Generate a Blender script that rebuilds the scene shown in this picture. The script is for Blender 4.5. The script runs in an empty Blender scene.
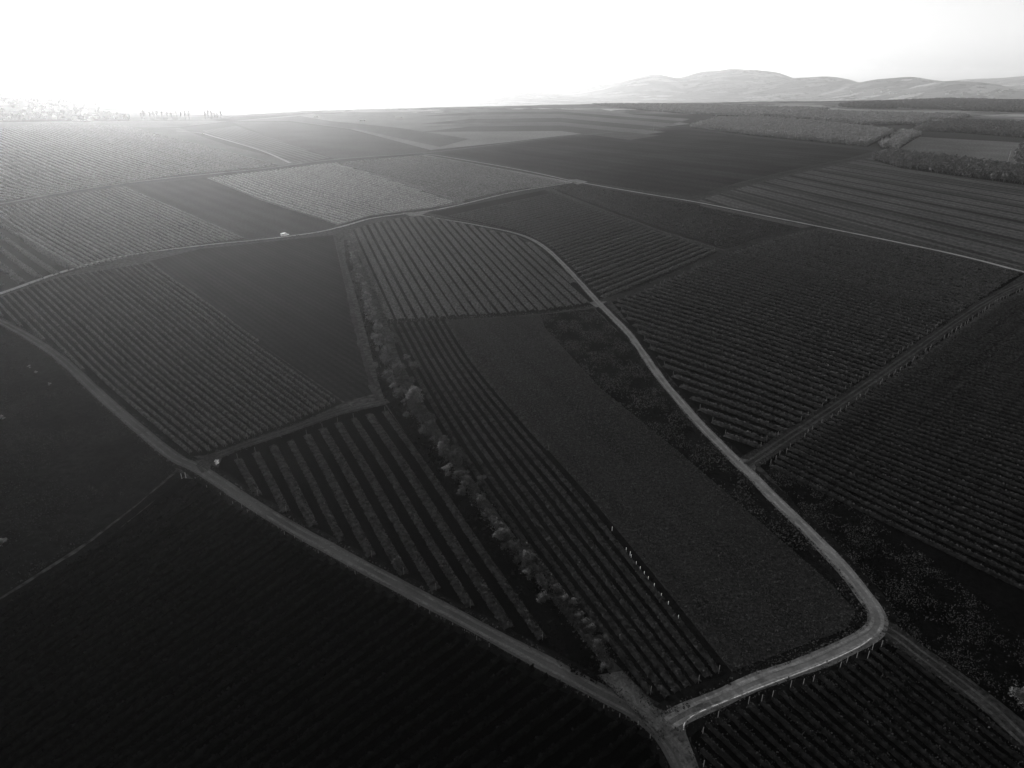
import bpy, math, random
import numpy as np
from mathutils import Vector, Matrix

# ------------------------------------------------------------------ camera, sky, sun, exposure
W, H = 1024, 768
FPX = 684.0
CAMZ = 90.0
PITCH = math.atan((384 - 80) / FPX)
SUN_AZ = math.radians(-27.0)      # from +Y, negative = left
SUN_EL = math.radians(4.0)
SUN_STRENGTH = 3.2
SKY_STRENGTH = 0.135
EXPOSURE = 1.2
HAZE_DENSITY = 0.000048
HAZE_ANISO = 0.70

scene = bpy.context.scene
col = scene.collection
cam_d = bpy.data.cameras.new('camera')
cam = bpy.data.objects.new('camera', cam_d)
col.objects.link(cam)
cam.location = (0, 0, CAMZ)
cam.rotation_euler = (math.pi / 2 - PITCH, 0, 0)
cam_d.sensor_width = 36.0
cam_d.lens = FPX / W * 36.0
cam_d.clip_start = 1.0
cam_d.clip_end = 120000.0
scene.camera = cam

world = bpy.data.worlds.new('World')
scene.world = world
world.use_nodes = True
wn, wl = world.node_tree.nodes, world.node_tree.links
wn.clear()
sky = wn.new('ShaderNodeTexSky')
sky.sky_type = 'NISHITA'
sky.sun_disc = False
sky.sun_elevation = SUN_EL
sky.sun_rotation = SUN_AZ
sky.altitude = 200
sky.air_density = 1.0
sky.dust_density = 0.6
sky.ozone_density = 1.0
bw = wn.new('ShaderNodeRGBToBW')
bg = wn.new('ShaderNodeBackground')
bg.inputs['Strength'].default_value = SKY_STRENGTH
wo = wn.new('ShaderNodeOutputWorld')
wl.new(sky.outputs[0], bw.inputs[0])
wl.new(bw.outputs[0], bg.inputs['Color'])
wl.new(bg.outputs[0], wo.inputs['Surface'])

sun_d = bpy.data.lights.new('sun', 'SUN')
sun_d.energy = SUN_STRENGTH
sun_d.angle = math.radians(0.6)
sun_d.color = (1.0, 1.0, 1.0)     # black and white photograph
sun = bpy.data.objects.new('sun', sun_d)
col.objects.link(sun)
sdir = Vector((math.sin(SUN_AZ) * math.cos(SUN_EL), math.cos(SUN_AZ) * math.cos(SUN_EL), math.sin(SUN_EL)))
sun.rotation_euler = sdir.to_track_quat('Z', 'Y').to_euler()
sun.location = (0, 0, 150)

scene.view_settings.view_transform = 'Standard'
scene.view_settings.look = 'None'
scene.view_settings.exposure = EXPOSURE
scene.view_settings.gamma = 1.0
scene.view_settings.use_curve_mapping = False
scene.render.engine = 'CYCLES'
scene.cycles.max_bounces = 4
scene.cycles.diffuse_bounces = 1
scene.cycles.glossy_bounces = 1
scene.cycles.transmission_bounces = 2
scene.cycles.volume_bounces = 1
scene.cycles.transparent_max_bounces = 4

# ------------------------------------------------------------------ measuring: photograph pixel -> place on the land
cp, sp = math.cos(PITCH), math.sin(PITCH)

def ray(px, py):
    u = (px - 512) / FPX
    v = (384 - py) / FPX
    return np.array([u, cp + v * sp, -sp + v * cp])

def flat(px, py):
    r = ray(px, py)
    t = -CAMZ / r[2]
    return np.array([r[0] * t, r[1] * t])

def G(pts):
    return np.array([flat(x, y) for x, y in pts])

def az_px(x, y):                   # picture column of a ground point, near the horizon
    y = np.maximum(y, 1e-3)
    return 512 + FPX * x / (y * cp)

EX = [-400, 0, 100, 230, 300, 420, 510, 600, 700, 840, 1024, 1500]
EY = [121, 121, 121, 119.5, 112, 108, 106, 104, 103, 101.5, 98.5, 97]
ED = [math.hypot(*flat(x, y)) for x, y in zip(EX, EY)]
EL = [2600, 2600, 2600, 2400, 1800, 1200, 900, 700, 600, 600, 600, 600]

def hnoise(x, y, s, seed):
    a = np.sin(x / s * 1.3 + seed) * np.cos(y / s * 1.1 + seed * 1.7)
    b = np.sin((x + y) / s * 2.3 + seed * 2.1) * np.cos((x - y) / s * 1.9 + seed)
    c = np.sin(x / s * 5.1 - y / s * 2.2 + seed * 3) * 0.5
    return (a + 0.5 * b + 0.3 * c) / 1.8

# hills: column of the top, picture row of the top, distance, half width across in px, half depth
HILLS = [
    (735, 69.5, 9400, 62, 1300), (655, 75.5, 9000, 40, 1000), (815, 77, 8600, 50, 1000),
    (905, 77, 7900, 48, 800), (960, 82, 7400, 50, 600),
    (1040, 77, 12000, 90, 1500), (560, 77, 11000, 80, 1500), (480, 84, 8000, 50, 900),
    (420, 82, 7500, 90, 900), (40, 75, 7000, 45, 900), (90, 82, 5400, 50, 600),
    (270, 80, 9000, 90, 1200), (-60, 72, 8000, 70, 1200),
    (1180, 74, 8000, 80, 1200), (-250, 74, 9000, 120, 1200),
]
HG = []
for hx, hy, hd, hs, hdep in HILLS:
    r = ray(hx, hy)
    hh = math.hypot(r[0], r[1])
    HG.append((math.atan2(r[0], r[1]), hd * 1.6, CAMZ + hd * 1.6 * r[2] / hh + float(np.interp(hx, [0, 300, 600], [60, 110, 210])), hs / FPX * 0.9, hdep))

def terrain(x, y):
    x = np.asarray(x, float); y = np.asarray(y, float)
    r = np.hypot(x, y)
    a = np.arctan2(x, y)
    apx = np.where(np.abs(a) < 1.2, 512 + FPX * np.tan(np.clip(a, -1.2, 1.2)) / cp, 1500 * np.sign(a))
    e = np.interp(apx, EX, ED)
    l = np.interp(apx, EX, EL)
    t = np.clip((r - e) / l, 0, 1)
    s = t * t * (3 - 2 * t)
    z = -np.interp(apx, [0, 300, 600], [60, 110, 210]) * s
    m = np.clip((r - 2500) / 3000, 0, 1)
    z = z + m * 14 * (hnoise(x, y, 900, 3.1) * 0.6 + 0.2)
    hill = np.zeros_like(z)
    for ha, hd, hh, hs, hdep in HG:
        q = ((a - ha) / hs) ** 2 + ((r - hd) / hdep) ** 2
        hill = np.maximum(hill, hh * np.exp(-0.5 * q) * (1 + 0.10 * hnoise(x, y, 420, ha * 9)))
    near = 66 * np.exp(-0.5 * (((apx + 10) / 105) ** 2 + ((r - 3300) / 600) ** 2)) * (1 + .12 * hnoise(x, y, 160, 2.2))
    near = near * np.clip((r - e) / 250, 0, 1)
    return z + near + hill * np.clip((r - 3200) / 1000, 0, 1)

def hit(px, py):
    r = ray(px, py)
    t = 400.0
    for i in range(900):
        p = r * t
        if CAMZ + p[2] < float(terrain(p[0], p[1])):
            return Vector((p[0], p[1], float(terrain(p[0], p[1]))))
        t *= 1.004
    return Vector((p[0], p[1], 0))

def smooth(pts, n=8):
    p = [np.array(q, float) for q in pts]
    p = [2 * p[0] - p[1]] + p + [2 * p[-1] - p[-2]]
    out = []
    for i in range(1, len(p) - 2):
        for k in range(n):
            t = k / n
            a, b, c, d = p[i - 1], p[i], p[i + 1], p[i + 2]
            out.append(0.5 * ((2 * b) + (c - a) * t + (2 * a - 5 * b + 4 * c - d) * t * t + (3 * b - a - 3 * c + d) * t ** 3))
    out.append(p[-2])
    return np.array(out)

def resample(c, n):
    d = np.r_[0, np.cumsum(np.hypot(*np.diff(c, axis=0).T))]
    t = np.linspace(0, d[-1], n)
    return np.c_[np.interp(t, d, c[:, 0]), np.interp(t, d, c[:, 1])]

def inside(poly, pts):
    x, y = pts[:, 0], pts[:, 1]
    res = np.zeros(len(pts), bool)
    j = len(poly) - 1
    for i in range(len(poly)):
        xi, yi = poly[i]; xj, yj = poly[j]
        c = ((yi > y) != (yj > y)) & (x < (xj - xi) * (y - yi) / (yj - yi + 1e-12) + xi)
        res ^= c
        j = i
    return res

# ------------------------------------------------------------------ materials
MATS = {}

def new_mat(name):
    m = bpy.data.materials.new(name)
    m.use_nodes = True
    nt = m.node_tree
    b = nt.nodes['Principled BSDF']
    b.inputs['Roughness'].default_value = 0.95
    b.inputs['Specular IOR Level'].default_value = 0.0
    return m, nt, b

def grey(v):
    return (v, v, v, 1)

def ramp(nt, a, b, p0=0.35, p1=0.65):
    r = nt.nodes.new('ShaderNodeValToRGB')
    r.color_ramp.elements[0].color = grey(a)
    r.color_ramp.elements[1].color = grey(b)
    r.color_ramp.elements[0].position = p0
    r.color_ramp.elements[1].position = p1
    return r

def mat_ground(name, lo, hi, fine=1.2, patch=35.0, stripe=None, spec=0.0, bump=0.25, grain=(0.45, 1.5)):
    """soil or crop: fine grain over broad patches, optional stripes of real sowing rows (angle, pitch, strength)"""
    if name in MATS:
        return MATS[name]
    m, nt, b = new_mat(name)
    N, L = nt.nodes, nt.links
    tc = N.new('ShaderNodeTexCoord')
    n1 = N.new('ShaderNodeTexNoise'); n1.inputs['Scale'].default_value = 1 / fine
    n1.inputs['Detail'].default_value = 3; n1.inputs['Roughness'].default_value = 0.7
    n2 = N.new('ShaderNodeTexNoise'); n2.inputs['Scale'].default_value = 1 / patch
    n2.inputs['Detail'].default_value = 4; n2.inputs['Roughness'].default_value = 0.6
    L.new(tc.outputs['Object'], n1.inputs['Vector']); L.new(tc.outputs['Object'], n2.inputs['Vector'])
    r1 = ramp(nt, grain[0], grain[1], 0.33, 0.68); r2 = ramp(nt, lo, hi, 0.35, 0.66)
    L.new(n1.outputs['Fac'], r1.inputs[0]); L.new(n2.outputs['Fac'], r2.inputs[0])
    mx = N.new('ShaderNodeMix'); mx.data_type = 'RGBA'; mx.blend_type = 'MULTIPLY'
    mx.inputs[0].default_value = 1.0
    L.new(r2.outputs[0], mx.inputs[6]); L.new(r1.outputs[0], mx.inputs[7])
    out = mx.outputs[2]
    if stripe:
        for ang, pitch, k, *thin in stripe:
            mp = N.new('ShaderNodeMapping'); mp.inputs['Rotation'].default_value = (0, 0, -ang)
            L.new(tc.outputs['Object'], mp.inputs['Vector'])
            wv = N.new('ShaderNodeTexWave'); wv.wave_type = 'BANDS'; wv.bands_direction = 'Y'
            wv.inputs['Scale'].default_value = math.pi * 2 / pitch / 20
            wv.inputs['Distortion'].default_value = 0.6; wv.inputs['Detail'].default_value = 2
            wv.inputs['Detail Scale'].default_value = 0.3
            L.new(mp.outputs[0], wv.inputs['Vector'])
            rr = ramp(nt, 1 - k, 1 + k, 0.25, 0.75) if not thin else ramp(nt, 1 - k, 1.05, 0.04, 0.22)
            L.new(wv.outputs['Fac'], rr.inputs[0])
            m2 = N.new('ShaderNodeMix'); m2.data_type = 'RGBA'; m2.blend_type = 'MULTIPLY'
            m2.inputs[0].default_value = 1.0
            L.new(out, m2.inputs[6]); L.new(rr.outputs[0], m2.inputs[7])
            out = m2.outputs[2]
    L.new(out, b.inputs['Base Color'])
    if bump:
        bp = N.new('ShaderNodeBump'); bp.inputs['Strength'].default_value = bump
        bp.inputs['Distance'].default_value = 0.3
        L.new(n1.outputs['Fac'], bp.inputs['Height']); L.new(bp.outputs[0], b.inputs['Normal'])
    b.inputs['Specular IOR Level'].default_value = spec
    MATS[name] = m
    return m

def mat_leaf(name, v, trans=0.35):
    if name in MATS:
        return MATS[name]
    m = bpy.data.materials.new(name)
    m.use_nodes = True
    nt = m.node_tree; N, L = nt.nodes, nt.links
    N.clear()
    o = N.new('ShaderNodeOutputMaterial')
    d = N.new('ShaderNodeBsdfDiffuse'); t = N.new('ShaderNodeBsdfTranslucent')
    g = N.new('ShaderNodeTexCoord'); n = N.new('ShaderNodeTexNoise')
    n.inputs['Scale'].default_value = 1.1; n.inputs['Detail'].default_value = 3
    r = ramp(nt, v * 0.45, v * 1.7, 0.32, 0.7)
    L.new(g.outputs['Object'], n.inputs['Vector']); L.new(n.outputs['Fac'], r.inputs[0])
    L.new(r.outputs[0], d.inputs['Color']); L.new(r.outputs[0], t.inputs['Color'])
    mx = N.new('ShaderNodeMixShader'); mx.inputs[0].default_value = trans
    L.new(d.outputs[0], mx.inputs[1]); L.new(t.outputs[0], mx.inputs[2])
    L.new(mx.outputs[0], o.inputs['Surface'])
    MATS[name] = m
    return m

def mat_plain(name, v, rough=0.8, spec=0.3, metal=0.0, var=0.25, scale=2.0):
    if name in MATS:
        return MATS[name]
    m, nt, b = new_mat(name)
    b.inputs['Roughness'].default_value = rough
    b.inputs['Specular IOR Level'].default_value = spec
    b.inputs['Metallic'].default_value = metal
    tc = nt.nodes.new('ShaderNodeTexCoord'); n = nt.nodes.new('ShaderNodeTexNoise')
    n.inputs['Scale'].default_value = scale; n.inputs['Detail'].default_value = 4
    r = ramp(nt, v * (1 - var), v * (1 + var))
    nt.links.new(tc.outputs['Object'], n.inputs['Vector'])
    nt.links.new(n.outputs['Fac'], r.inputs[0]); nt.links.new(r.outputs[0], b.inputs['Base Color'])
    MATS[name] = m
    return m

# ------------------------------------------------------------------ mesh helpers
def np_mesh(name, verts, faces, mats, midx=None, smoothf=False):
    me = bpy.data.meshes.new(name)
    verts = np.asarray(verts, np.float32); faces = np.asarray(faces, np.int32)
    k = faces.shape[1]
    me.vertices.add(len(verts)); me.vertices.foreach_set('co', verts.ravel())
    me.loops.add(faces.size); me.loops.foreach_set('vertex_index', faces.ravel())
    me.polygons.add(len(faces))
    me.polygons.foreach_set('loop_start', np.arange(0, faces.size, k, dtype=np.int32))
    me.polygons.foreach_set('loop_total', np.full(len(faces), k, np.int32))
    for m in (mats if isinstance(mats, (list, tuple)) else [mats]):
        me.materials.append(m)
    if midx is not None:
        me.polygons.foreach_set('material_index', np.asarray(midx, np.int32))
    if smoothf:
        me.polygons.foreach_set('use_smooth', np.ones(len(faces), bool))
    me.update(calc_edges=True)
    return me

def link(name, me, loc=(0, 0, 0), parent=None, rz=0, sc=None):
    o = bpy.data.objects.new(name, me)
    col.objects.link(o)
    o.location = loc
    o.rotation_euler = (0, 0, rz)
    if sc is not None:
        o.scale = sc
    if parent is not None:
        o.parent = parent
    return o

def tag(o, label=None, cat=None, group=None, kind=None):
    if label: o['label'] = label
    if cat: o['category'] = cat
    if group: o['group'] = group
    if kind: o['kind'] = kind
    return o

def dup(o, loc, rz, s, label, group):
    r = o.copy(); col.objects.link(r)
    r.location = loc; r.rotation_euler = (0, 0, rz); r.scale = s
    r['label'] = label; r['group'] = group
    for c in list(o.children):
        d = c.copy(); col.objects.link(d); d.parent = r
        for g in list(c.children):
            e = g.copy(); col.objects.link(e); e.parent = d
    return r

class MB:
    def __init__(s): s.v = []; s.f = []
    def box(s, x0, y0, z0, x1, y1, z1, tx=1.0, ty=1.0):
        cx, cy = (x0 + x1) / 2, (y0 + y1) / 2
        hx, hy = (x1 - x0) / 2, (y1 - y0) / 2
        b = len(s.v)
        for z, kx, ky in ((z0, 1, 1), (z1, tx, ty)):
            for sx, sy in ((-1, -1), (1, -1), (1, 1), (-1, 1)):
                s.v.append((cx + sx * hx * kx, cy + sy * hy * ky, z))
        s.f += [tuple(b + i for i in q) for q in ((3, 2, 1, 0), (4, 5, 6, 7), (0, 1, 5, 4), (1, 2, 6, 5), (2, 3, 7, 6), (3, 0, 4, 7))]
    def tube(s, a, b, ra, rb, n=7):
        a = Vector(a); b = Vector(b); d = (b - a).normalized()
        u = d.orthogonal().normalized(); w = d.cross(u)
        k = len(s.v)
        for p, r in ((a, ra), (b, rb)):
            for i in range(n):
                t = 2 * math.pi * i / n
                s.v.append(tuple(p + u * math.cos(t) * r + w * math.sin(t) * r))
        for i in range(n):
            j = (i + 1) % n
            s.f.append((k + i, k + j, k + n + j, k + n + i))
        s.f.append(tuple(k + n + i for i in range(n)))
        s.f.append(tuple(k + n - 1 - i for i in range(n)))
    def poly(s, pts, faces):
        k = len(s.v); s.v += [tuple(p) for p in pts]
        s.f += [tuple(k + i for i in q) for q in faces]
    def mesh(s, name, m):
        me = bpy.data.meshes.new(name)
        me.from_pydata(s.v, [], s.f); me.materials.append(m); me.update()
        return me

LAYER = [0.03]

def sheet(name, poly_px=None, m=None, ground=None, z=None):
    """a flat patch of land lying on the ground"""
    from mathutils.geometry import tessellate_polygon
    p = ground if ground is not None else G(poly_px)
    c = p.mean(axis=0)
    if z is None:
        LAYER[0] += 0.003
        z = LAYER[0]
    vs = [Vector((q[0] - c[0], q[1] - c[1], 0)) for q in p]
    tris = tessellate_polygon([vs])
    me = bpy.data.meshes.new(name)
    f = []
    for t in tris:
        a, b_, d = (vs[i] for i in t)
        f.append(t if (b_ - a).cross(d - a).z > 0 else (t[0], t[2], t[1]))
    me.from_pydata(vs, [], f); me.materials.append(m); me.update()
    o = link(name, me, (c[0], c[1], z))
    return tag(o, kind='structure')

def ribbon(name, pts_px, width, m, z, wob=0.25, seed=0, off=0.0):
    rng = np.random.default_rng(seed)
    c = G([tuple(p) for p in smooth(pts_px, 4)])
    L = np.hypot(*np.diff(c, axis=0).T).sum()
    k = max(8, int(L / 1.5))
    k = min(k, 1500)
    c = resample(smooth(c, 2), k)
    d = np.gradient(c, axis=0); d /= np.hypot(d[:, 0], d[:, 1])[:, None] + 1e-9
    nrm = np.c_[-d[:, 1], d[:, 0]]
    w = np.full(k, width / 2.0) if np.isscalar(width) else np.interp(np.linspace(0, 1, k), np.linspace(0, 1, len(width)), width) / 2
    ja = np.convolve(rng.normal(0, wob, k + 4), np.ones(5) / 5, 'valid'); jb = np.convolve(rng.normal(0, wob, k + 4), np.ones(5) / 5, 'valid')
    c = c + nrm * off
    a = c + nrm * (w + ja)[:, None]; b = c - nrm * (w + jb)[:, None]
    mid = c
    base = c.mean(axis=0)
    v = np.zeros((k * 3, 3)); v[0::3, :2] = a - base; v[1::3, :2] = mid - base; v[2::3, :2] = b - base
    v[1::3, 2] = 0.02
    i = np.arange(k - 1) * 3
    f = np.r_[np.c_[i + 1, i + 4, i + 3, i], np.c_[i + 2, i + 5, i + 4, i + 1]]
    me = np_mesh(name, v, f, m)
    o = link(name, me, (base[0], base[1], z))
    return tag(o, kind='structure'), c, nrm

# ------------------------------------------------------------------ the land out to the horizon
def build_ground():
    ang = np.concatenate([np.arange(-180, -60, 6.0), np.arange(-60, 60, 0.25), np.arange(60, 180, 6.0)])
    ang = np.radians(ang)
    rad = [900.0]
    while rad[-1] < 30000:
        rad.append(rad[-1] * 1.014 + 4)
    rad = np.array(rad)
    A, R = np.meshgrid(ang, rad)
    x = R * np.sin(A); y = R * np.cos(A)
    z = terrain(x, y)
    n, k = len(ang), len(rad)
    v = np.c_[x.ravel(), y.ravel(), z.ravel()]
    i = np.arange(n); j = (i + 1) % n
    fs = []
    for q in range(k - 1):
        fs.append(np.c_[q * n + j, q * n + i, (q + 1) * n + i, (q + 1) * n + j])
    # inner disc as quads to the centre
    v = np.r_[v, [[0, 0, 0]]]
    ce = len(v) - 1
    f = np.concatenate(fs)
    tri = np.c_[i, j, np.full(n, ce), np.full(n, ce)]
    me = bpy.data.meshes.new('ground')
    faces = [tuple(map(int, r)) for r in f] + [(int(a), int(b), ce) for a, b in zip(i, j)]
    me.from_pydata([tuple(r) for r in v], [], faces)
    me.polygons.foreach_set('use_smooth', np.ones(len(faces), bool))
    m, nt, b = new_mat('farmland')
    N, L = nt.nodes, nt.links
    tc = N.new('ShaderNodeTexCoord')
    mp = N.new('ShaderNodeMapping'); mp.inputs['Rotation'].default_value = (0, 0, 0.5); mp.inputs['Scale'].default_value = (1, 2.3, 0)
    L.new(tc.outputs['Object'], mp.inputs[0])
    vo = N.new('ShaderNodeTexVoronoi'); vo.inputs['Scale'].default_value = 1 / 420.0
    vo.distance = 'CHEBYCHEV'
    L.new(mp.outputs[0], vo.inputs['Vector'])
    rp = N.new('ShaderNodeValToRGB'); rp.color_ramp.interpolation = 'CONSTANT'
    els = [(0.0, .2), (0.22, .3), (0.4, .25), (0.55, .38), (0.68, .22), (0.78, .44), (0.86, .18), (0.94, .55)]
    e = rp.color_ramp.elements
    e[0].position, e[0].color = els[0][0], grey(els[0][1]); e[1].position, e[1].color = els[1][0], grey(els[1][1])
    for p, c in els[2:]:
        q = e.new(p); q.color = grey(c)
    sep = N.new('ShaderNodeSeparateColor'); L.new(vo.outputs['Color'], sep.inputs[0]); L.new(sep.outputs[0], rp.inputs[0])
    nz = N.new('ShaderNodeTexNoise'); nz.inputs['Scale'].default_value = 1 / 160.0; nz.inputs['Detail'].default_value = 6
    nz.inputs['Roughness'].default_value = 0.75
    L.new(tc.outputs['Object'], nz.inputs['Vector'])
    wood = ramp(nt, 0, 1, 0.53, 0.57); L.new(nz.outputs['Fac'], wood.inputs[0])
    mx = N.new('ShaderNodeMix'); mx.data_type = 'RGBA'
    L.new(wood.outputs[0], mx.inputs[0]); L.new(rp.outputs[0], mx.inputs[6]); mx.inputs[7].default_value = grey(0.11)
    # near land between the fields is rough grass
    sx = N.new('ShaderNodeVectorMath'); sx.operation = 'LENGTH'; L.new(tc.outputs['Object'], sx.inputs[0])
    mr = N.new('ShaderNodeMapRange'); mr.inputs[1].default_value = 2100; mr.inputs[2].default_value = 2300
    L.new(sx.outputs['Value'], mr.inputs[0])
    n3 = N.new('ShaderNodeTexNoise'); n3.inputs['Scale'].default_value = 0.6; n3.inputs['Detail'].default_value = 6
    L.new(tc.outputs['Object'], n3.inputs['Vector'])
    gr = ramp(nt, 0.02, 0.08); L.new(n3.outputs['Fac'], gr.inputs[0])
    m3 = N.new('ShaderNodeMix'); m3.data_type = 'RGBA'
    L.new(mr.outputs[0], m3.inputs[0]); L.new(gr.outputs[0], m3.inputs[6]); L.new(mx.outputs[2], m3.inputs[7])
    L.new(m3.outputs[2], b.inputs['Base Color'])
    b.inputs['Specular IOR Level'].default_value = 0.0
    me.materials.append(m); me.update()
    tag(link('ground', me), kind='structure')

build_ground()

# ------------------------------------------------------------------ haze: one closed box of even thin air
def build_haze():
    R = 31000.0
    b = MB(); b.box(-R, -R, -270, R, R, 420)
    m = bpy.data.materials.new('haze_air'); m.use_nodes = True
    nt = m.node_tree; nt.nodes.clear()
    o = nt.nodes.new('ShaderNodeOutputMaterial'); v = nt.nodes.new('ShaderNodeVolumePrincipled')
    v.inputs['Color'].default_value = (0.995, 0.995, 0.995, 1)
    v.inputs['Density'].default_value = HAZE_DENSITY
    v.inputs['Anisotropy'].default_value = HAZE_ANISO
    nt.links.new(v.outputs[0], o.inputs['Volume'])
    tag(link('haze', b.mesh('haze', m)), kind='stuff')

build_haze()

# ------------------------------------------------------------------ roads and tracks (pixel traces projected to the ground)
R1 = [(-60, 296), (0, 322), (30, 338), (62, 360), (100, 395), (140, 430), (175, 458), (200, 470), (250, 503), (300, 533), (400, 587), (500, 640), (560, 672), (600, 693), (640, 715), (665, 738), (684, 772), (700, 815)]
R2 = [(668, 724), (690, 712), (720, 699), (760, 682), (820, 660), (856, 643), (874, 631), (877, 617), (866, 598), (840, 566), (800, 525), (750, 475), (700, 425), (660, 378), (630, 336), (600, 305), (570, 272), (545, 248), (520, 235), (480, 226), (440, 219), (412, 214)]
R3 = [(-60, 312), (0, 294), (60, 273), (120, 257), (200, 246), (250, 241), (285, 237), (320, 232), (345, 226), (370, 219), (400, 214.5), (430, 211), (460, 205), (510, 193), (545, 187), (577, 182)]
R4 = [(423, 154), (440, 156), (470, 161), (510, 168), (545, 175), (577, 182), (640, 193), (700, 203), (760, 215), (820, 227), (880, 239), (960, 256), (1030, 274), (1120, 297)]
R5 = [(-60, 213), (0, 204), (60, 193), (120, 184), (180, 177), (260, 169), (330, 160), (423, 153), (470, 148), (510, 143), (560, 137), (610, 132.5), (660, 128), (690, 126)]
R6 = [(746, 466), (800, 430), (850, 397), (900, 362), (950, 326), (990, 300), (1030, 280), (1080, 258)]
R7 = [(600, 303), (640, 290), (700, 264), (730, 251), (770, 237), (800, 230), (818, 227)]
R7b = [(549, 191), (570, 201), (600, 211), (660, 233), (700, 245), (722, 252)]
R8 = [(196, 466), (212, 458), (240, 447), (290, 430), (340, 412), (388, 401)]
R9 = [(182, 474), (150, 500), (100, 540), (50, 575), (0, 605), (-60, 640)]
R10 = [(880, 628), (895, 636), (920, 655), (960, 685), (990, 708), (1024, 742), (1060, 775)]
R11 = [(176, 131), (200, 133), (215, 137), (250, 147), (270, 154), (290, 163)]
R12 = [(690, 199), (740, 185), (800, 170), (850, 160), (880, 154), (900, 149)]
R14 = [(334, 234), (342, 262), (350, 300), (360, 345), (372, 385), (378, 402)]

M_road = mat_ground('pale_asphalt', 0.135, 0.23, fine=0.4, patch=5, bump=0.05, grain=(.85, 1.15))
M_road1 = mat_ground('worn_asphalt', 0.065, 0.10, fine=0.4, patch=14, bump=0.05, grain=(.85, 1.15))
M_road3 = mat_ground('chalk_gravel', 0.26, 0.38, fine=0.6, patch=9, bump=0.05, grain=(.8, 1.2))
M_track = mat_ground('grey_gravel_track', 0.035, 0.06, fine=0.8, patch=12, bump=0.2)
M_dim = mat_ground('grassy_track', 0.025, 0.05, fine=0.8, patch=8, bump=0.4)
M_track5 = mat_ground('pale_field_track', 0.12, 0.2, fine=1.0, patch=12)
M_verge = mat_ground('mown_verge', 0.03, 0.055, fine=1.5, patch=14, bump=0.5)
M_dark2 = mat_ground('rutted_grass_track', 0.022, 0.05, fine=0.8, patch=6)
M_dark = mat_ground('dark_verge', 0.006, 0.015, fine=1.5, patch=14, bump=0.5)

ribbon('verge', R1, 6.5, M_dark, 0.1800, 0.6, 1)
ribbon('verge', R2, 7.0, M_dark, 0.1835, 0.8, 2)
ribbon('verge', R3, 5.2, M_verge, 0.1870, 0.6, 3)
ribbon('verge', R4, 5.2, M_verge, 0.1905, 0.6, 4)
ribbon('track', R5, 5.0, M_track5, 0.2010, 0.5, 5)
ribbon('track', R6, 5.0, M_dim, 0.2045, 0.5, 6)
ribbon('track', R7, 6.0, M_dim, 0.1993, 0.5, 7)
ribbon('track', R7b, 5.0, M_dim, 0.1958, 0.4, 8)
ribbon('track', R8, 3.6, M_track, 0.2028, 0.4, 9)
ribbon('track', R9, 3.0, mat_ground('faint_track', .004, .009, fine=1.0, patch=8), 0.2010, 0.5, 10)
ribbon('track', R10, [5, 4, 3, 1.2], M_dark2, 0.2038, 0.5, 11)
ribbon('track', R12, 8.0, M_verge, 0.1940, 1.0, 13)
ribbon('track', R14, 1.5, M_verge, 0.2010, 0.6, 14)
ribbon('road', R11, 3.8, M_road3, 0.2080, 0.2, 12)
ribbon('road', R1, 3.3, M_road1, 0.2150, 0.10, 15)
_, c2, n2 = ribbon('road', R2, [3.4, 3.4, 3.0, 2.9, 2.9, 2.9, 2.8], M_road, 0.2255, 0.22, 16)
ribbon('road', R3, 3.0, M_road3, 0.2360, 0.15, 17)
ribbon('road', R4, 2.8, M_road3, 0.2465, 0.15, 18)
M_rut = mat_ground('packed_wheel_track', 0.2, 0.3, fine=0.5, patch=3, grain=(.7, 1.25))
M_rut1 = mat_ground('worn_wheel_track', 0.09, 0.13, fine=0.5, patch=3, grain=(.7, 1.25))
M_rut2 = mat_ground('earth_wheel_track', 0.05, 0.09, fine=0.5, patch=3, grain=(.6, 1.3))
for o_ in (-.8, .8):
    ribbon('track', R2, .62, M_rut, 0.255, .16, 41, off=o_)
    ribbon('track', R1, .6, M_rut1, 0.245, .16, 42, off=o_)
    ribbon('track', R6, .7, M_rut2, 0.232, .2, 43, off=o_)
    ribbon('track', R8, .6, M_rut2, 0.23, .2, 44, off=o_)
    ribbon('track', R10, .6, M_rut2, 0.231, .2, 45, off=o_)
M_apron = mat_ground('gravel_apron', 0.07, 0.17, fine=0.5, patch=2.5, grain=(.6, 1.3))
# pale aprons where the roads meet
sheet('junction', [(598, 676), (612, 690), (645, 722), (668, 742), (684, 770), (700, 772), (686, 735), (684, 722), (700, 712), (720, 702), (690, 706), (668, 714), (655, 708), (640, 690), (622, 672)], M_apron, z=0.2505)
sheet('junction', [(196, 466), (206, 457), (222, 453), (213, 462), (208, 472), (202, 474)], M_track, z=0.262)
sheet('junction', [(734, 458), (752, 461), (756, 468), (752, 480), (747, 478)], M_apron, z=0.2167)
sheet('junction', [(589, 303), (594, 302), (600, 307), (596, 308)], M_road, z=0.2535)
sheet('junction', [(596, 300), (602, 302), (607, 302), (603, 304), (605, 307), (600, 305)], M_road, z=0.2570)
sheet('junction', [(566, 180), (577, 179.5), (588, 182), (577, 185)], M_road, z=0.2587)
sheet('junction', [(402, 213), (418, 212.5), (430, 211.5), (420, 216), (411, 217)], M_road, z=0.2605)

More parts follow.
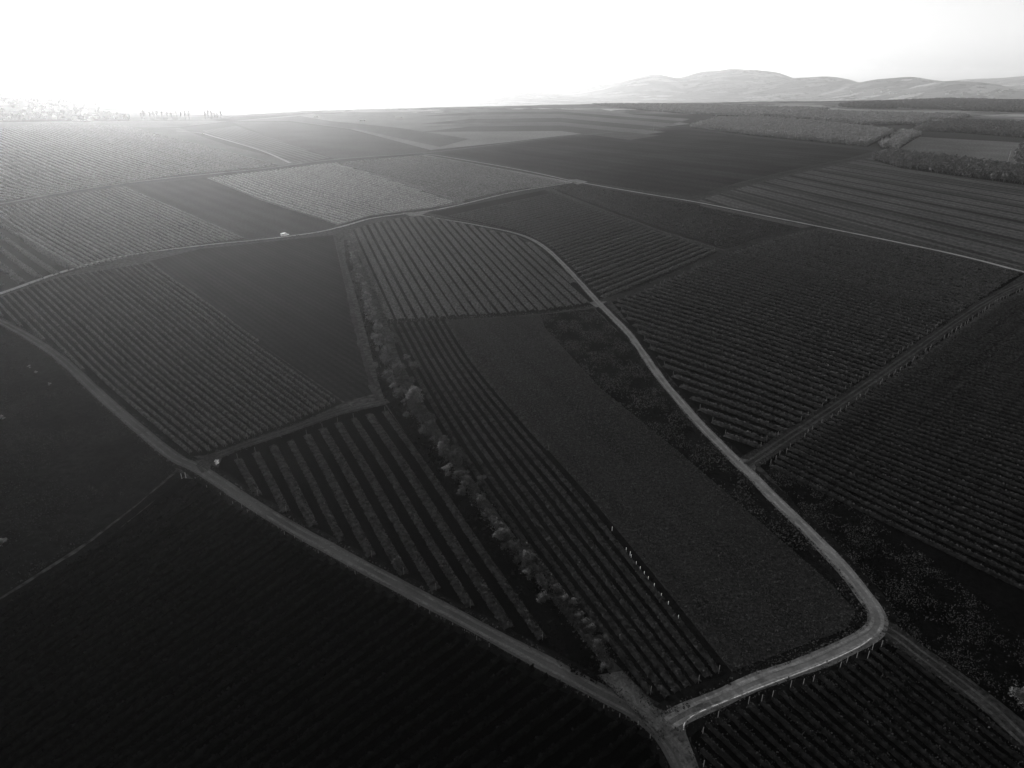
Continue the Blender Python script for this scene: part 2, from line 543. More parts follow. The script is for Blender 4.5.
def kerb(pts, off, z0, z1, wdt):
    c = G([tuple(p) for p in smooth(pts, 4)]); c = resample(c, 120)
    d = np.gradient(c, axis=0); d /= np.hypot(d[:, 0], d[:, 1])[:, None]
    nr = np.c_[-d[:, 1], d[:, 0]]
    a = c + nr * off; b = c + nr * (off + wdt)
    k = len(c); base = c.mean(axis=0)
    v = []
    for arr, z in ((a, z0), (a, z1), (b, z1), (b, z0)):
        v.append(np.c_[arr - base, np.full(k, z)])
    v = np.concatenate(v)
    i = np.arange(k - 1); f = np.concatenate([np.c_[s * k + i, s * k + i + 1, (s + 1) * k + i + 1, (s + 1) * k + i] for s in range(3)])
    me = np_mesh('kerb', v, f, mat_plain('kerb_concrete', 0.3, 0.7))
    tag(link('kerb', me, (base[0], base[1], 0)), kind='structure')
kerb([(684, 732), (686, 724), (697, 716), (720, 706), (760, 690), (820, 667), (857, 650), (872, 640)], 0, 0.1, 0.36, 0.2)

# ------------------------------------------------------------------ fields
def gang(a, b):                     # ground angle of the line between two picture points
    p, q = flat(*a), flat(*b)
    return math.atan2(q[1] - p[1], q[0] - p[0])

F = {}
F['A'] = [(0, 297), (60, 277), (148, 263), (205, 302), (260, 344), (343, 403), (290, 427), (240, 444), (208, 455), (186, 457), (140, 420), (100, 385), (62, 352), (30, 332), (0, 316), (-60, 290), (-60, 314)]
F['B'] = [(150, 261), (200, 249), (285, 240), (333, 235), (346, 290), (360, 345), (374, 394), (345, 402), (260, 344), (205, 302)]
F['C'] = [(222, 458), (240, 450), (290, 433), (340, 415), (385, 405), (410, 440), (450, 497), (490, 553), (552, 650), (560, 668), (500, 635), (400, 582), (300, 528), (250, 497), (216, 474)]
F['D'] = [(386, 404), (378, 380), (368, 340), (356, 295), (346, 262), (344, 240), (351, 240), (356, 262), (368, 300), (384, 345), (400, 385), (425, 425), (455, 472), (500, 535), (560, 610), (606, 668), (618, 690), (600, 688), (560, 668), (552, 650), (490, 553), (450, 497), (410, 440)]
F['E'] = [(350, 231), (370, 224), (400, 218), (430, 216), (480, 228), (518, 237), (543, 251), (568, 277), (594, 306), (540, 314), (450, 320), (388, 324), (370, 280)]
F['F'] = [(388, 324), (448, 320), (475, 365), (530, 430), (590, 497), (650, 570), (710, 645), (733, 673), (700, 694), (668, 708), (650, 698), (612, 660), (560, 595), (510, 530), (460, 462), (425, 405), (400, 360)]
F['G'] = [(448, 320), (540, 315), (545, 328), (600, 388), (680, 453), (760, 522), (832, 585), (862, 618), (855, 634), (820, 650), (735, 676), (710, 645), (650, 570), (590, 497), (530, 430), (475, 365)]
F['H'] = [(540, 315), (594, 309), (626, 340), (656, 380), (698, 428), (748, 478), (796, 526), (836, 567), (862, 600), (870, 618), (862, 618), (832, 585), (760, 522), (680, 453), (600, 388), (545, 328)]
F['I'] = [(566, 312), (594, 310), (610, 326), (622, 341), (590, 344)]
F['J'] = [(428, 213), (480, 203), (545, 190), (600, 211), (660, 233), (718, 252), (690, 266), (640, 288), (602, 301), (575, 271), (549, 247), (523, 233), (480, 223)]
F['K'] = [(552, 189), (577, 184), (640, 195), (700, 205), (760, 218), (806, 228), (770, 236), (725, 250), (660, 230), (600, 208)]
F['L'] = [(612, 302), (640, 292), (700, 266), (730, 253), (770, 239), (812, 230), (880, 242), (960, 258), (1024, 274), (985, 299), (945, 326), (895, 362), (845, 397), (795, 430), (748, 460), (704, 418), (664, 370), (634, 330)]
F['M'] = [(1034, 283), (994, 302), (955, 328), (905, 364), (855, 399), (805, 432), (760, 466), (800, 510), (850, 558), (880, 592), (900, 630), (960, 672), (1000, 702), (1060, 750), (1300, 600), (1200, 350)]
F['N'] = [(880, 640), (920, 660), (960, 690), (990, 713), (1060, 780), (1000, 860), (720, 860), (694, 770), (690, 730), (705, 714), (760, 692), (820, 668), (860, 650)]
F['O'] = [(180, 478), (200, 480), (250, 510), (300, 540), (400, 594), (500, 647), (560, 679), (600, 700), (640, 724), (662, 746), (690, 830), (600, 900), (-300, 900), (-200, 720), (0, 610), (100, 545), (150, 505)]
F['P'] = [(-60, 304), (0, 327), (30, 343), (58, 362), (95, 397), (135, 432), (170, 461), (176, 470), (140, 502), (90, 540), (0, 598), (-100, 650), (-200, 640), (-200, 400)]
F['Q'] = [(-60, 200), (0, 219), (30, 242), (76, 271), (0, 291), (-60, 308)]
F['R'] = [(0, 207), (60, 197), (125, 187), (180, 210), (246, 239), (160, 251), (76, 271), (30, 242), (0, 219), (-50, 200), (-50, 214)]
F['S'] = [(127, 186), (205, 178), (260, 200), (335, 226), (318, 231), (285, 235), (248, 239), (180, 210)]
F['T'] = [(207, 178), (260, 172), (335, 163), (425, 155), (470, 163), (520, 172), (573, 182), (510, 191), (460, 202), (430, 208), (400, 212), (370, 216), (338, 225), (260, 200)]
F['U'] = [(-60, 120), (180, 128), (200, 136), (230, 146), (300, 163), (260, 168), (180, 175), (90, 188), (0, 202), (-60, 210)]
F['V'] = [(200, 131), (236, 126), (270, 137), (330, 158), (300, 163), (250, 146)]
F['W'] = [(232, 122), (290, 122), (350, 130), (400, 142), (428, 150), (425, 153), (335, 159), (270, 137)]
F['X'] = [(235, 121), (310, 114), (420, 113), (600, 109), (690, 124), (660, 127), (560, 136), (510, 142), (430, 150), (350, 129), (290, 121)]
F['Y'] = [(442, 154), (470, 150), (510, 145), (560, 139), (610, 134), (688, 129), (764, 139), (830, 146), (874, 151), (850, 158), (800, 168), (740, 182), (692, 197), (640, 190), (577, 180), (510, 166)]
F['Z'] = [(696, 201), (740, 188), (800, 173), (850, 162), (875, 157), (900, 167), (960, 178), (1024, 188), (1200, 215), (1200, 310), (1024, 268), (960, 252), (880, 236), (820, 224), (760, 212)]
F['AA'] = [(880, 151), (905, 143), (920, 137), (1010, 142), (1100, 150), (1100, 178), (1020, 170), (940, 160)]

SOIL = lambda n, lo, hi, **k: mat_ground(n, lo, hi, **k)
fields = [
    ('A', SOIL('soil_left_block', .007, .012, fine=1.0, patch=20)),
    ('B', SOIL('dark_crop', .012, .018, fine=1.2, patch=40, stripe=[(gang((150, 263), (343, 402)), 2.6, .25), (gang((150, 263), (343, 402)), 11, .12)])),
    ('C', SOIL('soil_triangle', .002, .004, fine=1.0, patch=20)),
    ('D', SOIL('bank_scrub', .003, .007, fine=1.6, patch=12)),
    ('E', SOIL('soil_curved', .012, .018, fine=1.0, patch=20)),
    ('F', SOIL('soil_strips', .006, .010, fine=1.0, patch=20)),
    ('G', SOIL('winter_crop', .032, .046, fine=0.7, patch=45, bump=0.8, stripe=[(gang((475, 365), (710, 645)), 13, .14, 1)])),
    ('H', SOIL('rough_cover', .003, .012, fine=1.3, patch=16, bump=1.0)),
    ('I', SOIL('ploughed_patch', .007, .010, fine=0.8, patch=20)),
    ('J', SOIL('soil_slant', .010, .017, fine=1.2, patch=30)),
    ('K', SOIL('stubble_band', .018, .026, fine=1.4, patch=40, stripe=[(gang((577, 186), (806, 229)), 4.0, .3)])),
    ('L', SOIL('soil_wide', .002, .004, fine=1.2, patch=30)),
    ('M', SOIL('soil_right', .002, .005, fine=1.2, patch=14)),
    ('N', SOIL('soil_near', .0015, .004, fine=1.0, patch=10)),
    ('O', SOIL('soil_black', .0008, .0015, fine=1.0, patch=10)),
    ('P', SOIL('dark_meadow', .005, .013, fine=2.0, patch=18)),
    ('Q', SOIL('soil_edge', .014, .02, fine=1.2, patch=20)),
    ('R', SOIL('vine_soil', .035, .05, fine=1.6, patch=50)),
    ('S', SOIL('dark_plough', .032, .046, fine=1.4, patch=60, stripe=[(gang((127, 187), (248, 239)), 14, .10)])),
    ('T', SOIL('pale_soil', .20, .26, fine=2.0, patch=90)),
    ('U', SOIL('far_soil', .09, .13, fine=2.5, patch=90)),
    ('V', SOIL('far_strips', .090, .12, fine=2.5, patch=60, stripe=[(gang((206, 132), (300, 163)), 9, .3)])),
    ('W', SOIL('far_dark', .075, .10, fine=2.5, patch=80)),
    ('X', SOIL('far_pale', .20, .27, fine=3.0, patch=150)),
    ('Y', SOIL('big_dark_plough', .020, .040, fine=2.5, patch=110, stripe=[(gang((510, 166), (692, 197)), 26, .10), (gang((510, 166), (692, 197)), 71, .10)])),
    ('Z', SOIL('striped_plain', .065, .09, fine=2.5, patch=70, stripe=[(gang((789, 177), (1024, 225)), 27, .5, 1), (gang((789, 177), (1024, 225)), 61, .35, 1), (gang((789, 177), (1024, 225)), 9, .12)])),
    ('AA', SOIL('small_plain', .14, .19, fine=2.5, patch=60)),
]
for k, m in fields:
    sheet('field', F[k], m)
# sub-blocks laid on the big far fields
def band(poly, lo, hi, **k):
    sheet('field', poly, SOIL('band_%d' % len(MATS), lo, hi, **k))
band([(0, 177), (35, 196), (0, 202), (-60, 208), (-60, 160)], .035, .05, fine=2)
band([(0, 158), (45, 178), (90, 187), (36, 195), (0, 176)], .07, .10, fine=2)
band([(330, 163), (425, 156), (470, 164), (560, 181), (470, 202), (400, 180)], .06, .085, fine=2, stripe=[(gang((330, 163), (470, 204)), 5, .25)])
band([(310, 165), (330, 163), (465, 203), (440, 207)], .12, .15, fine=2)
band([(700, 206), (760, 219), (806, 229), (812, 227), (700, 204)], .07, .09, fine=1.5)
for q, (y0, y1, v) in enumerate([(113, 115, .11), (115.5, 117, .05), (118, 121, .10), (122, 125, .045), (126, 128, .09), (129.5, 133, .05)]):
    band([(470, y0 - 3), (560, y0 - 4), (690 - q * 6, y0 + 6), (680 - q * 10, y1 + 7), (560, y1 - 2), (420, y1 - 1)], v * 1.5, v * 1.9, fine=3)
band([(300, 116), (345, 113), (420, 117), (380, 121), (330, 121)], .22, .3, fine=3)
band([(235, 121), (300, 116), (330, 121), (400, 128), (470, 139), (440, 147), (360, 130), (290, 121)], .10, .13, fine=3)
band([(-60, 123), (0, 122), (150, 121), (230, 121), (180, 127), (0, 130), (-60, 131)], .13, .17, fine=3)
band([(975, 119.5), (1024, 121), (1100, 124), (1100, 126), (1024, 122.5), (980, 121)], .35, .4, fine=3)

# ------------------------------------------------------------------ vine rows
N_ROWS = [0]
POST = MB(); POST.box(-0.045, -0.045, 0, 0.045, 0.045, 1.9)
POST_ME = POST.mesh('end_post', mat_plain('weathered_post', 0.12, 0.7))

def row_geo(pts, w, h, step, nl, ls, rng):
    """one hedge-like vine row along pts (ground): a lumpy core with leaf clumps over it"""
    L = np.hypot(*np.diff(pts, axis=0).T).sum()
    k = max(4, int(L / step))
    c = resample(pts, k)
    d = np.gradient(c, axis=0); d /= np.hypot(d[:, 0], d[:, 1])[:, None] + 1e-9
    nr = np.c_[-d[:, 1], d[:, 0]]
    prof = [(-.42, .12), (-.5, .55), (0, .92), (.5, .55), (.42, .12)]
    gap = (1.0 - 0.6 * (rng.random(k) < 0.05)) * (1 + .16 * np.sin(np.arange(k) * .21 + rng.uniform(0, 6)) * np.sin(np.arange(k) * .083 + rng.uniform(0, 6)))
    vs = []
    for a, z in prof:
        ja = a * w * rng.uniform(.8, 1.15, k) + rng.normal(0, .04 * w, k)
        jz = z * h * rng.uniform(.75, 1.15, k) * gap
        vs.append(np.c_[c + nr * ja[:, None], jz])
    v = np.stack(vs, 1).reshape(-1, 3)
    i = (np.arange(k - 1) * 5)[:, None]; q = np.arange(4)[None, :]
    f = np.stack([i + q, i + q + 5, i + q + 6, i + q + 1], -1).reshape(-1, 4)[:, ::-1]
    n = int(L * nl)
    if n:
        t = rng.uniform(0, k - 1.001, n); b = t.astype(int); fr = (t - b)[:, None]
        cc = c[b] * (1 - fr) + c[b + 1] * fr
        th = rng.uniform(-0.2, math.pi + 0.2, n)
        off = np.cos(th) * w * .52; zz = (0.45 + 0.5 * np.sin(th)) * h * rng.uniform(.8, 1.15, n)
        ctr = np.c_[cc + nr[b] * off[:, None], zz]
        u = rng.normal(size=(n, 3)); u /= np.linalg.norm(u, axis=1)[:, None]
        s = rng.normal(size=(n, 3)); s = np.cross(u, s); s /= np.linalg.norm(s, axis=1)[:, None]
        sz = ls * rng.uniform(.5, 1.4, n)[:, None]
        lv = np.stack([ctr - u * sz - s * sz * .3, ctr + s * sz, ctr + u * sz - s * sz * .2, ctr - s * sz], 1).reshape(-1, 3)
        lf = np.arange(n * 4).reshape(-1, 4) + len(v)
        v = np.r_[v, lv]; f = np.r_[f, lf]
    return v, f

FAR = {'v': [], 'f': [], 'm': [], 'mats': [], 'n': 0}

def rows(poly, Lc, Rc, pitch, w, h, m, label, group, s0=0.0, s1=1.0, step=1.0, nl=5, ls=.28, inset=1.5, far=False, posts=True, seed=1, jit=.0, ext=.5, skip=0.0, only=None):
    rng = np.random.default_rng(seed)
    P = G(poly) if not isinstance(poly, np.ndarray) else poly
    M = 60
    A = resample(G([tuple(p) for p in smooth(Lc, 5)]), M); B = resample(G([tuple(p) for p in smooth(Rc, 5)]), M)
    def extend(c):
        e = ext * np.hypot(*(c[-1] - c[0]))
        da = c[0] - c[3]; da = da / np.hypot(*da); db = c[-1] - c[-4]; db = db / np.hypot(*db)
        return np.r_[[c[0] + da * e], c, [c[-1] + db * e]]
    A, B = extend(A), extend(B)
    mid = len(A) // 2
    dv = B[mid] - A[mid]; dd = A[mid + 1] - A[mid - 1]; dd = dd / np.hypot(*dd)
    perp = abs(dv[0] * dd[1] - dv[1] * dd[0])
    n = max(2, int(round(perp / pitch)))
    for i in range(int(math.floor(s0 * n)), int(math.ceil(s1 * n)) + 1):
        s = (i + rng.normal(0, jit)) / n
        C = A * (1 - s) + B * s
        L = np.hypot(*np.diff(C, axis=0).T).sum()
        D = resample(C, max(20, int(L / 1.0)))
        ok = inside(P, D)
        if only is not None:
            ok &= inside(only, D)
        if ok.sum() < 6:
            continue
        # longest run inside
        idx = np.flatnonzero(ok); br = np.flatnonzero(np.diff(idx) > 1)
        st = np.r_[0, br + 1]; en = np.r_[br, len(idx) - 1]
        j = np.argmax(en - st)
        a, b = idx[st[j]] + int(inset), idx[en[j]] - int(inset)
        if b - a < 6:
            continue
        seg = D[a:b + 1]
        v, f = row_geo(seg, w * rng.uniform(.86, 1.12), h * rng.uniform(.82, 1.15), step, nl, ls, rng)
        if far:
            if m not in FAR['mats']:
                FAR['mats'].append(m)
            FAR['v'].append(v); FAR['f'].append(f + FAR['n']); FAR['n'] += len(v)
            FAR['m'].append(np.full(len(f), FAR['mats'].index(m)))
            continue
        o0 = seg[0]
        v = v - np.array([o0[0], o0[1], 0])
        N_ROWS[0] += 1
        r = link('vine_row', np_mesh('vine_row', v, f, m), (o0[0], o0[1], 0.0))
        tag(r, label, 'vine row', group)
        if posts and rng.random() < .6:
            for e in (seg[0] - o0, seg[-1] - o0):
                link('end_post', POST_ME, (e[0], e[1], 0), r)

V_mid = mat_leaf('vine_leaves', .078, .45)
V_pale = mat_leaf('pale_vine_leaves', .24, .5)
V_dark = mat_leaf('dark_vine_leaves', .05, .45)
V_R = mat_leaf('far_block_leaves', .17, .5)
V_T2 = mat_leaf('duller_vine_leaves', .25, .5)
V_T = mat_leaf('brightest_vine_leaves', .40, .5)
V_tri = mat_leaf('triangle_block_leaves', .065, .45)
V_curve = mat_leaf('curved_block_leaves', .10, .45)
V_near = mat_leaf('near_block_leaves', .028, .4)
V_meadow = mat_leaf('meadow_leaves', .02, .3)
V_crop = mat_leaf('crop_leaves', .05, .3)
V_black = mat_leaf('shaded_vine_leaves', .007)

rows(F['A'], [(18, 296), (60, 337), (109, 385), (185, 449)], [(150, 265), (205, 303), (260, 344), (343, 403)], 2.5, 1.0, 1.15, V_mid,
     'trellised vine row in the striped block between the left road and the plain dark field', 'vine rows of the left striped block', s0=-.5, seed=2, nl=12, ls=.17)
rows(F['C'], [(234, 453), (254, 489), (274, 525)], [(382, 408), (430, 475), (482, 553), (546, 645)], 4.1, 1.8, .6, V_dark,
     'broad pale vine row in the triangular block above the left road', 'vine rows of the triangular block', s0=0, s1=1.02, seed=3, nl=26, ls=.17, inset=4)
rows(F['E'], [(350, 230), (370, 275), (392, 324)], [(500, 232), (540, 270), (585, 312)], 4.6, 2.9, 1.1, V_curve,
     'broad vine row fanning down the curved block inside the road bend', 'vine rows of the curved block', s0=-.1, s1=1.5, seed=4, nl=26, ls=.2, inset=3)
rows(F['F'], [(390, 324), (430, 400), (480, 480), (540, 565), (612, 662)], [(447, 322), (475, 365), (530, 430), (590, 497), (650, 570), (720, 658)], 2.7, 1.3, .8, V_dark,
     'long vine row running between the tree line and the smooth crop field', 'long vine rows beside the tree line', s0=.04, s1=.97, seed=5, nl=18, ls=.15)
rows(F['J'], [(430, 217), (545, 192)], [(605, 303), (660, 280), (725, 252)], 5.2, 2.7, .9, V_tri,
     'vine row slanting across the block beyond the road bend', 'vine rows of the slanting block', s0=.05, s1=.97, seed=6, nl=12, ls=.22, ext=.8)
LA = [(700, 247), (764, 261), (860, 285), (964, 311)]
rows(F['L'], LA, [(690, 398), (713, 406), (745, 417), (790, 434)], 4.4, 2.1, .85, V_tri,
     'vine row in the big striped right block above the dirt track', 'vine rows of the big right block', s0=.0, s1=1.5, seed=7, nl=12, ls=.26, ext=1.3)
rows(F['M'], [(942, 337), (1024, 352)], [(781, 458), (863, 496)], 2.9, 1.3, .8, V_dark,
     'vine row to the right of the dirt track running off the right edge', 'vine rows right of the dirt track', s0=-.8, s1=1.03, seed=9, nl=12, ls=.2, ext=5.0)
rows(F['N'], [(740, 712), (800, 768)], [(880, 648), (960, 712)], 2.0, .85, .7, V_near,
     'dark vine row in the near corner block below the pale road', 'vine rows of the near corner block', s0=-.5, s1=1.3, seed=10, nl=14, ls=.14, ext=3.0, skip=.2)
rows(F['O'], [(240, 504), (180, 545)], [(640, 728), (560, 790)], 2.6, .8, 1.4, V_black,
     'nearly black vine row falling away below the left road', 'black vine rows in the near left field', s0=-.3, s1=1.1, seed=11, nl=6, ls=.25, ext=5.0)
rows(F['Q'], [(0, 224), (36, 248), (72, 270)], [(0, 266), (20, 282)], 7.0, 3.2, 1.8, V_mid,
     'thick vine row at the left edge above the first farm road', 'thick vine rows at the left edge', s0=.0, s1=1.4, seed=12, nl=6, ls=.4, ext=2.0)
print('individual rows', N_ROWS[0])
# far blocks: one object
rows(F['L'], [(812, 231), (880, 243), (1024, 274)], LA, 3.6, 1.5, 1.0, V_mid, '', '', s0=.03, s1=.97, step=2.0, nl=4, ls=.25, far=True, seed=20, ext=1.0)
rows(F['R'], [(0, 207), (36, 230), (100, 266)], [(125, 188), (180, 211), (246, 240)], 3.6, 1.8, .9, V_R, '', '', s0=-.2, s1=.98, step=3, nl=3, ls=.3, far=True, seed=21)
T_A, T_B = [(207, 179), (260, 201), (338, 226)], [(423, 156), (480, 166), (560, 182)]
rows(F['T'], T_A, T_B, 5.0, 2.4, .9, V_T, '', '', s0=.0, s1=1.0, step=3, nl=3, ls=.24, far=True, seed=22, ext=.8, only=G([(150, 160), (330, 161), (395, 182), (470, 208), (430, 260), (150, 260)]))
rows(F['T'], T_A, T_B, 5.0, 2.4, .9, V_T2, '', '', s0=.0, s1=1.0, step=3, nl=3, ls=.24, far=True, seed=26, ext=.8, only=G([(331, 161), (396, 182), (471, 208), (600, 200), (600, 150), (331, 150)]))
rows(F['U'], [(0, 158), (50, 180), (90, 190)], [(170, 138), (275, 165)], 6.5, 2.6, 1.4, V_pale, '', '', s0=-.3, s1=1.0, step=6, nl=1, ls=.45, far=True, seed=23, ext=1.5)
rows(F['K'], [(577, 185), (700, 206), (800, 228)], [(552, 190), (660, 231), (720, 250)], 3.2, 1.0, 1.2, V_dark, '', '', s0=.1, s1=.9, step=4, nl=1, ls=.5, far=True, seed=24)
me = np_mesh('distant_vine_rows', np.concatenate(FAR['v']), np.concatenate(FAR['f']), FAR['mats'], np.concatenate(FAR['m']))
tag(link('distant_vine_rows', me), kind='stuff')
o = bpy.data.objects['distant_vine_rows']; o['label'] = 'fine parallel vine rows covering the farther blocks'

# rough low plants: scattered leaf tufts on the cover crops
def tufts(name, poly, dens, size, m, seed, h=.25, clump=None):
    rng = np.random.default_rng(seed)
    P = G(poly); lo, hi = P.min(0), P.max(0)
    n = int((hi - lo).prod() * dens)
    n = min(n, 400000)
    p = rng.uniform(lo, hi, (n, 2)); p = p[inside(P, p)]
    if clump:
        keep = hnoise(p[:, 0], p[:, 1], clump, seed) + rng.normal(0, .25, len(p)) > 0.05
        p = p[keep]
    n = len(p)
    ctr = np.c_[p, .1 + rng.uniform(.02, h, n)]
    u = rng.normal(size=(n, 3)); u /= np.linalg.norm(u, axis=1)[:, None]
    s = np.cross(u, rng.normal(size=(n, 3))); s /= np.linalg.norm(s, axis=1)[:, None]
    sz = (size * rng.uniform(.5, 1.5, n))[:, None]
    v = np.stack([ctr - u * sz, ctr + s * sz * .7, ctr + u * sz, ctr - s * sz * .7], 1).reshape(-1, 3)
    me = np_mesh(name, v, np.arange(n * 4).reshape(-1, 4), m)
    return tag(link(name, me), kind='stuff')

tufts('crop_plants', F['G'], 9, .17, V_crop, 31, .2)
tufts('rough_weeds', F['H'], 8, .2, V_crop, 32, .4, 4.0)
tufts('meadow_grass', F['P'], 5, .16, V_meadow, 33, .3, 9.0)
tufts('row_weeds', F['N'], 5, .11, V_dark, 38, .6, 2.5)
tufts('bank_scrub', F['D'], 3, .35, V_black, 34, .7, 3.0)
tufts('weeds', [(760, 468), (800, 470), (930, 560), (1024, 640), (1100, 720), (1040, 730), (960, 672), (900, 630), (880, 592), (800, 510)], 15, .12, V_dark, 35, .4, 3.0)
tufts('verge_grass', [(350, 231), (335, 235), (350, 300), (372, 385), (383, 384), (372, 340), (358, 290), (352, 262)], 2, .2, V_crop, 36, .5, 6.0)

def tufts_line(name, pts_px, off, spread, per_m, size, h, m, seed):
    rng = np.random.default_rng(seed)
    c = G([tuple(p) for p in smooth(pts_px, 6)])
    L = np.hypot(*np.diff(c, axis=0).T).sum(); n = int(L * per_m)
    c = resample(c, 1200); d = np.gradient(c, axis=0); d /= np.hypot(d[:, 0], d[:, 1])[:, None]
    nr = np.c_[-d[:, 1], d[:, 0]]
    t = rng.uniform(0, 1198.9, n); b = t.astype(int); fr = (t - b)[:, None]
    clump = .55 + .45 * np.sin(t * .9 + 3 * np.sin(t * .13))
    keep = rng.random(n) < clump; b = b[keep]; fr = fr[keep]; n = len(b)
    side = np.where(rng.random(n) < .5, -1, 1) if off else np.ones(n)
    p = c[b] * (1 - fr) + c[b + 1] * fr + nr[b] * (side * off + rng.normal(0, spread, n))[:, None]
    ctr = np.c_[p, .15 + rng.uniform(0, 1, n) ** 1.5 * h]
    u = rng.normal(size=(n, 3)); u /= np.linalg.norm(u, axis=1)[:, None]
    s_ = np.cross(u, rng.normal(size=(n, 3))); s_ /= np.linalg.norm(s_, axis=1)[:, None]
    sz = (size * rng.uniform(.5, 1.5, n))[:, None]
    v = np.stack([ctr - u * sz, ctr + s_ * sz * .7, ctr + u * sz, ctr - s_ * sz * .7], 1).reshape(-1, 3)
    return tag(link(name, np_mesh(name, v, np.arange(n * 4).reshape(-1, 4), m)), kind='stuff')
tufts_line('roadside_grass', R1, 1.95, .28, 22, .16, .4, V_crop, 51)
tufts_line('roadside_grass', R2, 1.75, .28, 22, .16, .4, V_crop, 52)
tufts_line('apron_grass', [(598, 676), (622, 700), (645, 722), (664, 742)], 0, .35, 30, .16, .4, V_crop, 61)
tufts_line('apron_grass', [(620, 671), (640, 692), (655, 709), (668, 714), (690, 706)], 0, .35, 30, .16, .4, V_crop, 62)
tufts_line('roadside_grass', R3, 1.8, .3, 14, .2, .4, V_dark, 53)
tufts_line('track_grass', R7, 2.6, .7, 14, .25, .4, V_dark, 55)
tufts_line('track_grass', R7b, 2.2, .7, 12, .25, .4, V_dark, 56)
tufts_line('track_grass', R6, 2.3, .5, 16, .2, .4, V_crop, 57)
tufts_line('track_grass', R8, 1.9, .5, 16, .2, .4, V_dark, 58)
tufts_line('track_grass', [(390, 322), (450, 319), (540, 314), (592, 307)], .9, .5, 16, .22, .4, V_mid, 59)
tufts_line('track_grass', R10, 2.0, .6, 14, .18, .4, V_crop, 60)
tufts_line('hedge_undergrowth', [(351, 243), (364, 285), (380, 335), (399, 381), (428, 430), (462, 478), (500, 533), (548, 590), (592, 642), (608, 668)], 0, .95, 110, .17, 1.7, mat_leaf('undergrowth_leaves', .07, .5), 54)

# ------------------------------------------------------------------ trees and shrubs
def crown_mesh(name, h, rx, z0, n, leaf, m, rng, lobes=9, flatb=.6):
    """leaf faces spread through several lobes, leaving gaps"""
    vs = []
    cs = []
    for i in range(lobes):
        t = rng.uniform(0, 2 * math.pi); r = rx * rng.uniform(0, .62) ; z = z0 + (h - z0) * rng.uniform(.18, .82)
        cs.append((r * math.cos(t), r * math.sin(t), z, rx * rng.uniform(.32, .55)))
    cs.append((0, 0, z0 + (h - z0) * .75, rx * .45))
    per = n // len(cs)
    for x, y, z, r in cs:
        d = rng.normal(size=(per, 3)); d /= np.linalg.norm(d, axis=1)[:, None]
        rr = r * (rng.uniform(.35, 1.0, per) + (rng.random(per) < .18) * rng.uniform(0, .5, per))[:, None]
        ctr = np.array([x, y, z]) + d * rr * np.array([1, 1, min(1.3, (h - z0) / rx / 2.2 * 1.2)])
        u = rng.normal(size=(per, 3)); u /= np.linalg.norm(u, axis=1)[:, None]
        s = np.cross(u, rng.normal(size=(per, 3))); s /= np.linalg.norm(s, axis=1)[:, None]
        sz = leaf * rng.uniform(.5, 1.4, per)[:, None]
        vs.append(np.stack([ctr - u * sz, ctr + s * sz * .6, ctr + u * sz, ctr - s * sz * .6], 1).reshape(-1, 3))
    v = np.concatenate(vs); v[:, 2] = np.maximum(v[:, 2], z0 * .6)
    return np_mesh(name, v, np.arange(len(v)).reshape(-1, 4), m)

BARK = mat_plain('bark', .06, .95, .1)
def make_tree(kind, h, rx, z0, n, leaf, m, seed, lobes=9):
    rng = np.random.default_rng(seed); rd = random.Random(seed)
    root = bpy.data.objects.new(kind, None); col.objects.link(root)
    b = MB()
    b.tube((0, 0, -.1), (.05 * h, 0, h * .45), h * .032, h * .018)
    b.tube((.05 * h, 0, h * .45), (.03 * h, .03 * h, h * .85), h * .018, h * .005)
    for i in range(6):
        a = i * 1.05 + rd.random(); z = h * rd.uniform(.22, .5)
        b.tube((.03 * h, 0, z), (math.cos(a) * rx * .7, math.sin(a) * rx * .7, z + h * rd.uniform(.15, .35)), h * .012, h * .003, 5)
    link('trunk', b.mesh('trunk', BARK), parent=root)
    link('crown', crown_mesh('crown', h, rx, z0, n, leaf, m, rng, lobes), parent=root)
    root['category'] = 'tree' if h > 3 else 'shrub'
    return root

T_leaf = mat_leaf('tree_leaves', .125, .5)
T_leaf2 = mat_leaf('shrub_leaves', .085, .5)
T_far = mat_leaf('far_leaves', .22, .15)
T_dark = mat_leaf('dark_wood_leaves', .10, .12)

protos = [make_tree('broadleaf_tree', 6.5, 3.0, 1.0, 2600, .17, T_leaf, 1, 11),
          make_tree('broadleaf_tree', 5.5, 2.3, .8, 1900, .16, T_leaf2, 2, 9),
          make_tree('hedge_shrub', 3.0, 2.1, .2, 1100, .15, T_leaf2, 3, 8),
          make_tree('hedge_shrub', 2.4, 1.6, .2, 900, .14, T_leaf, 4, 6)]
used = [False] * 4
def place(k, px, py, s, label, group, rd, dz=0):
    p = flat(px, py)
    loc = (p[0], p[1], dz)
    rz = rd.random() * 6.28
    sc = (s * rd.uniform(.9, 1.1), s * rd.uniform(.9, 1.1), s * rd.uniform(.9, 1.1))
    if not used[k]:
        used[k] = True
        o = protos[k]; o.location = loc; o.rotation_euler = (0, 0, rz); o.scale = sc
        o['label'] = label; o['group'] = group
        return o
    return dup(protos[k], loc, rz, sc, label, group)

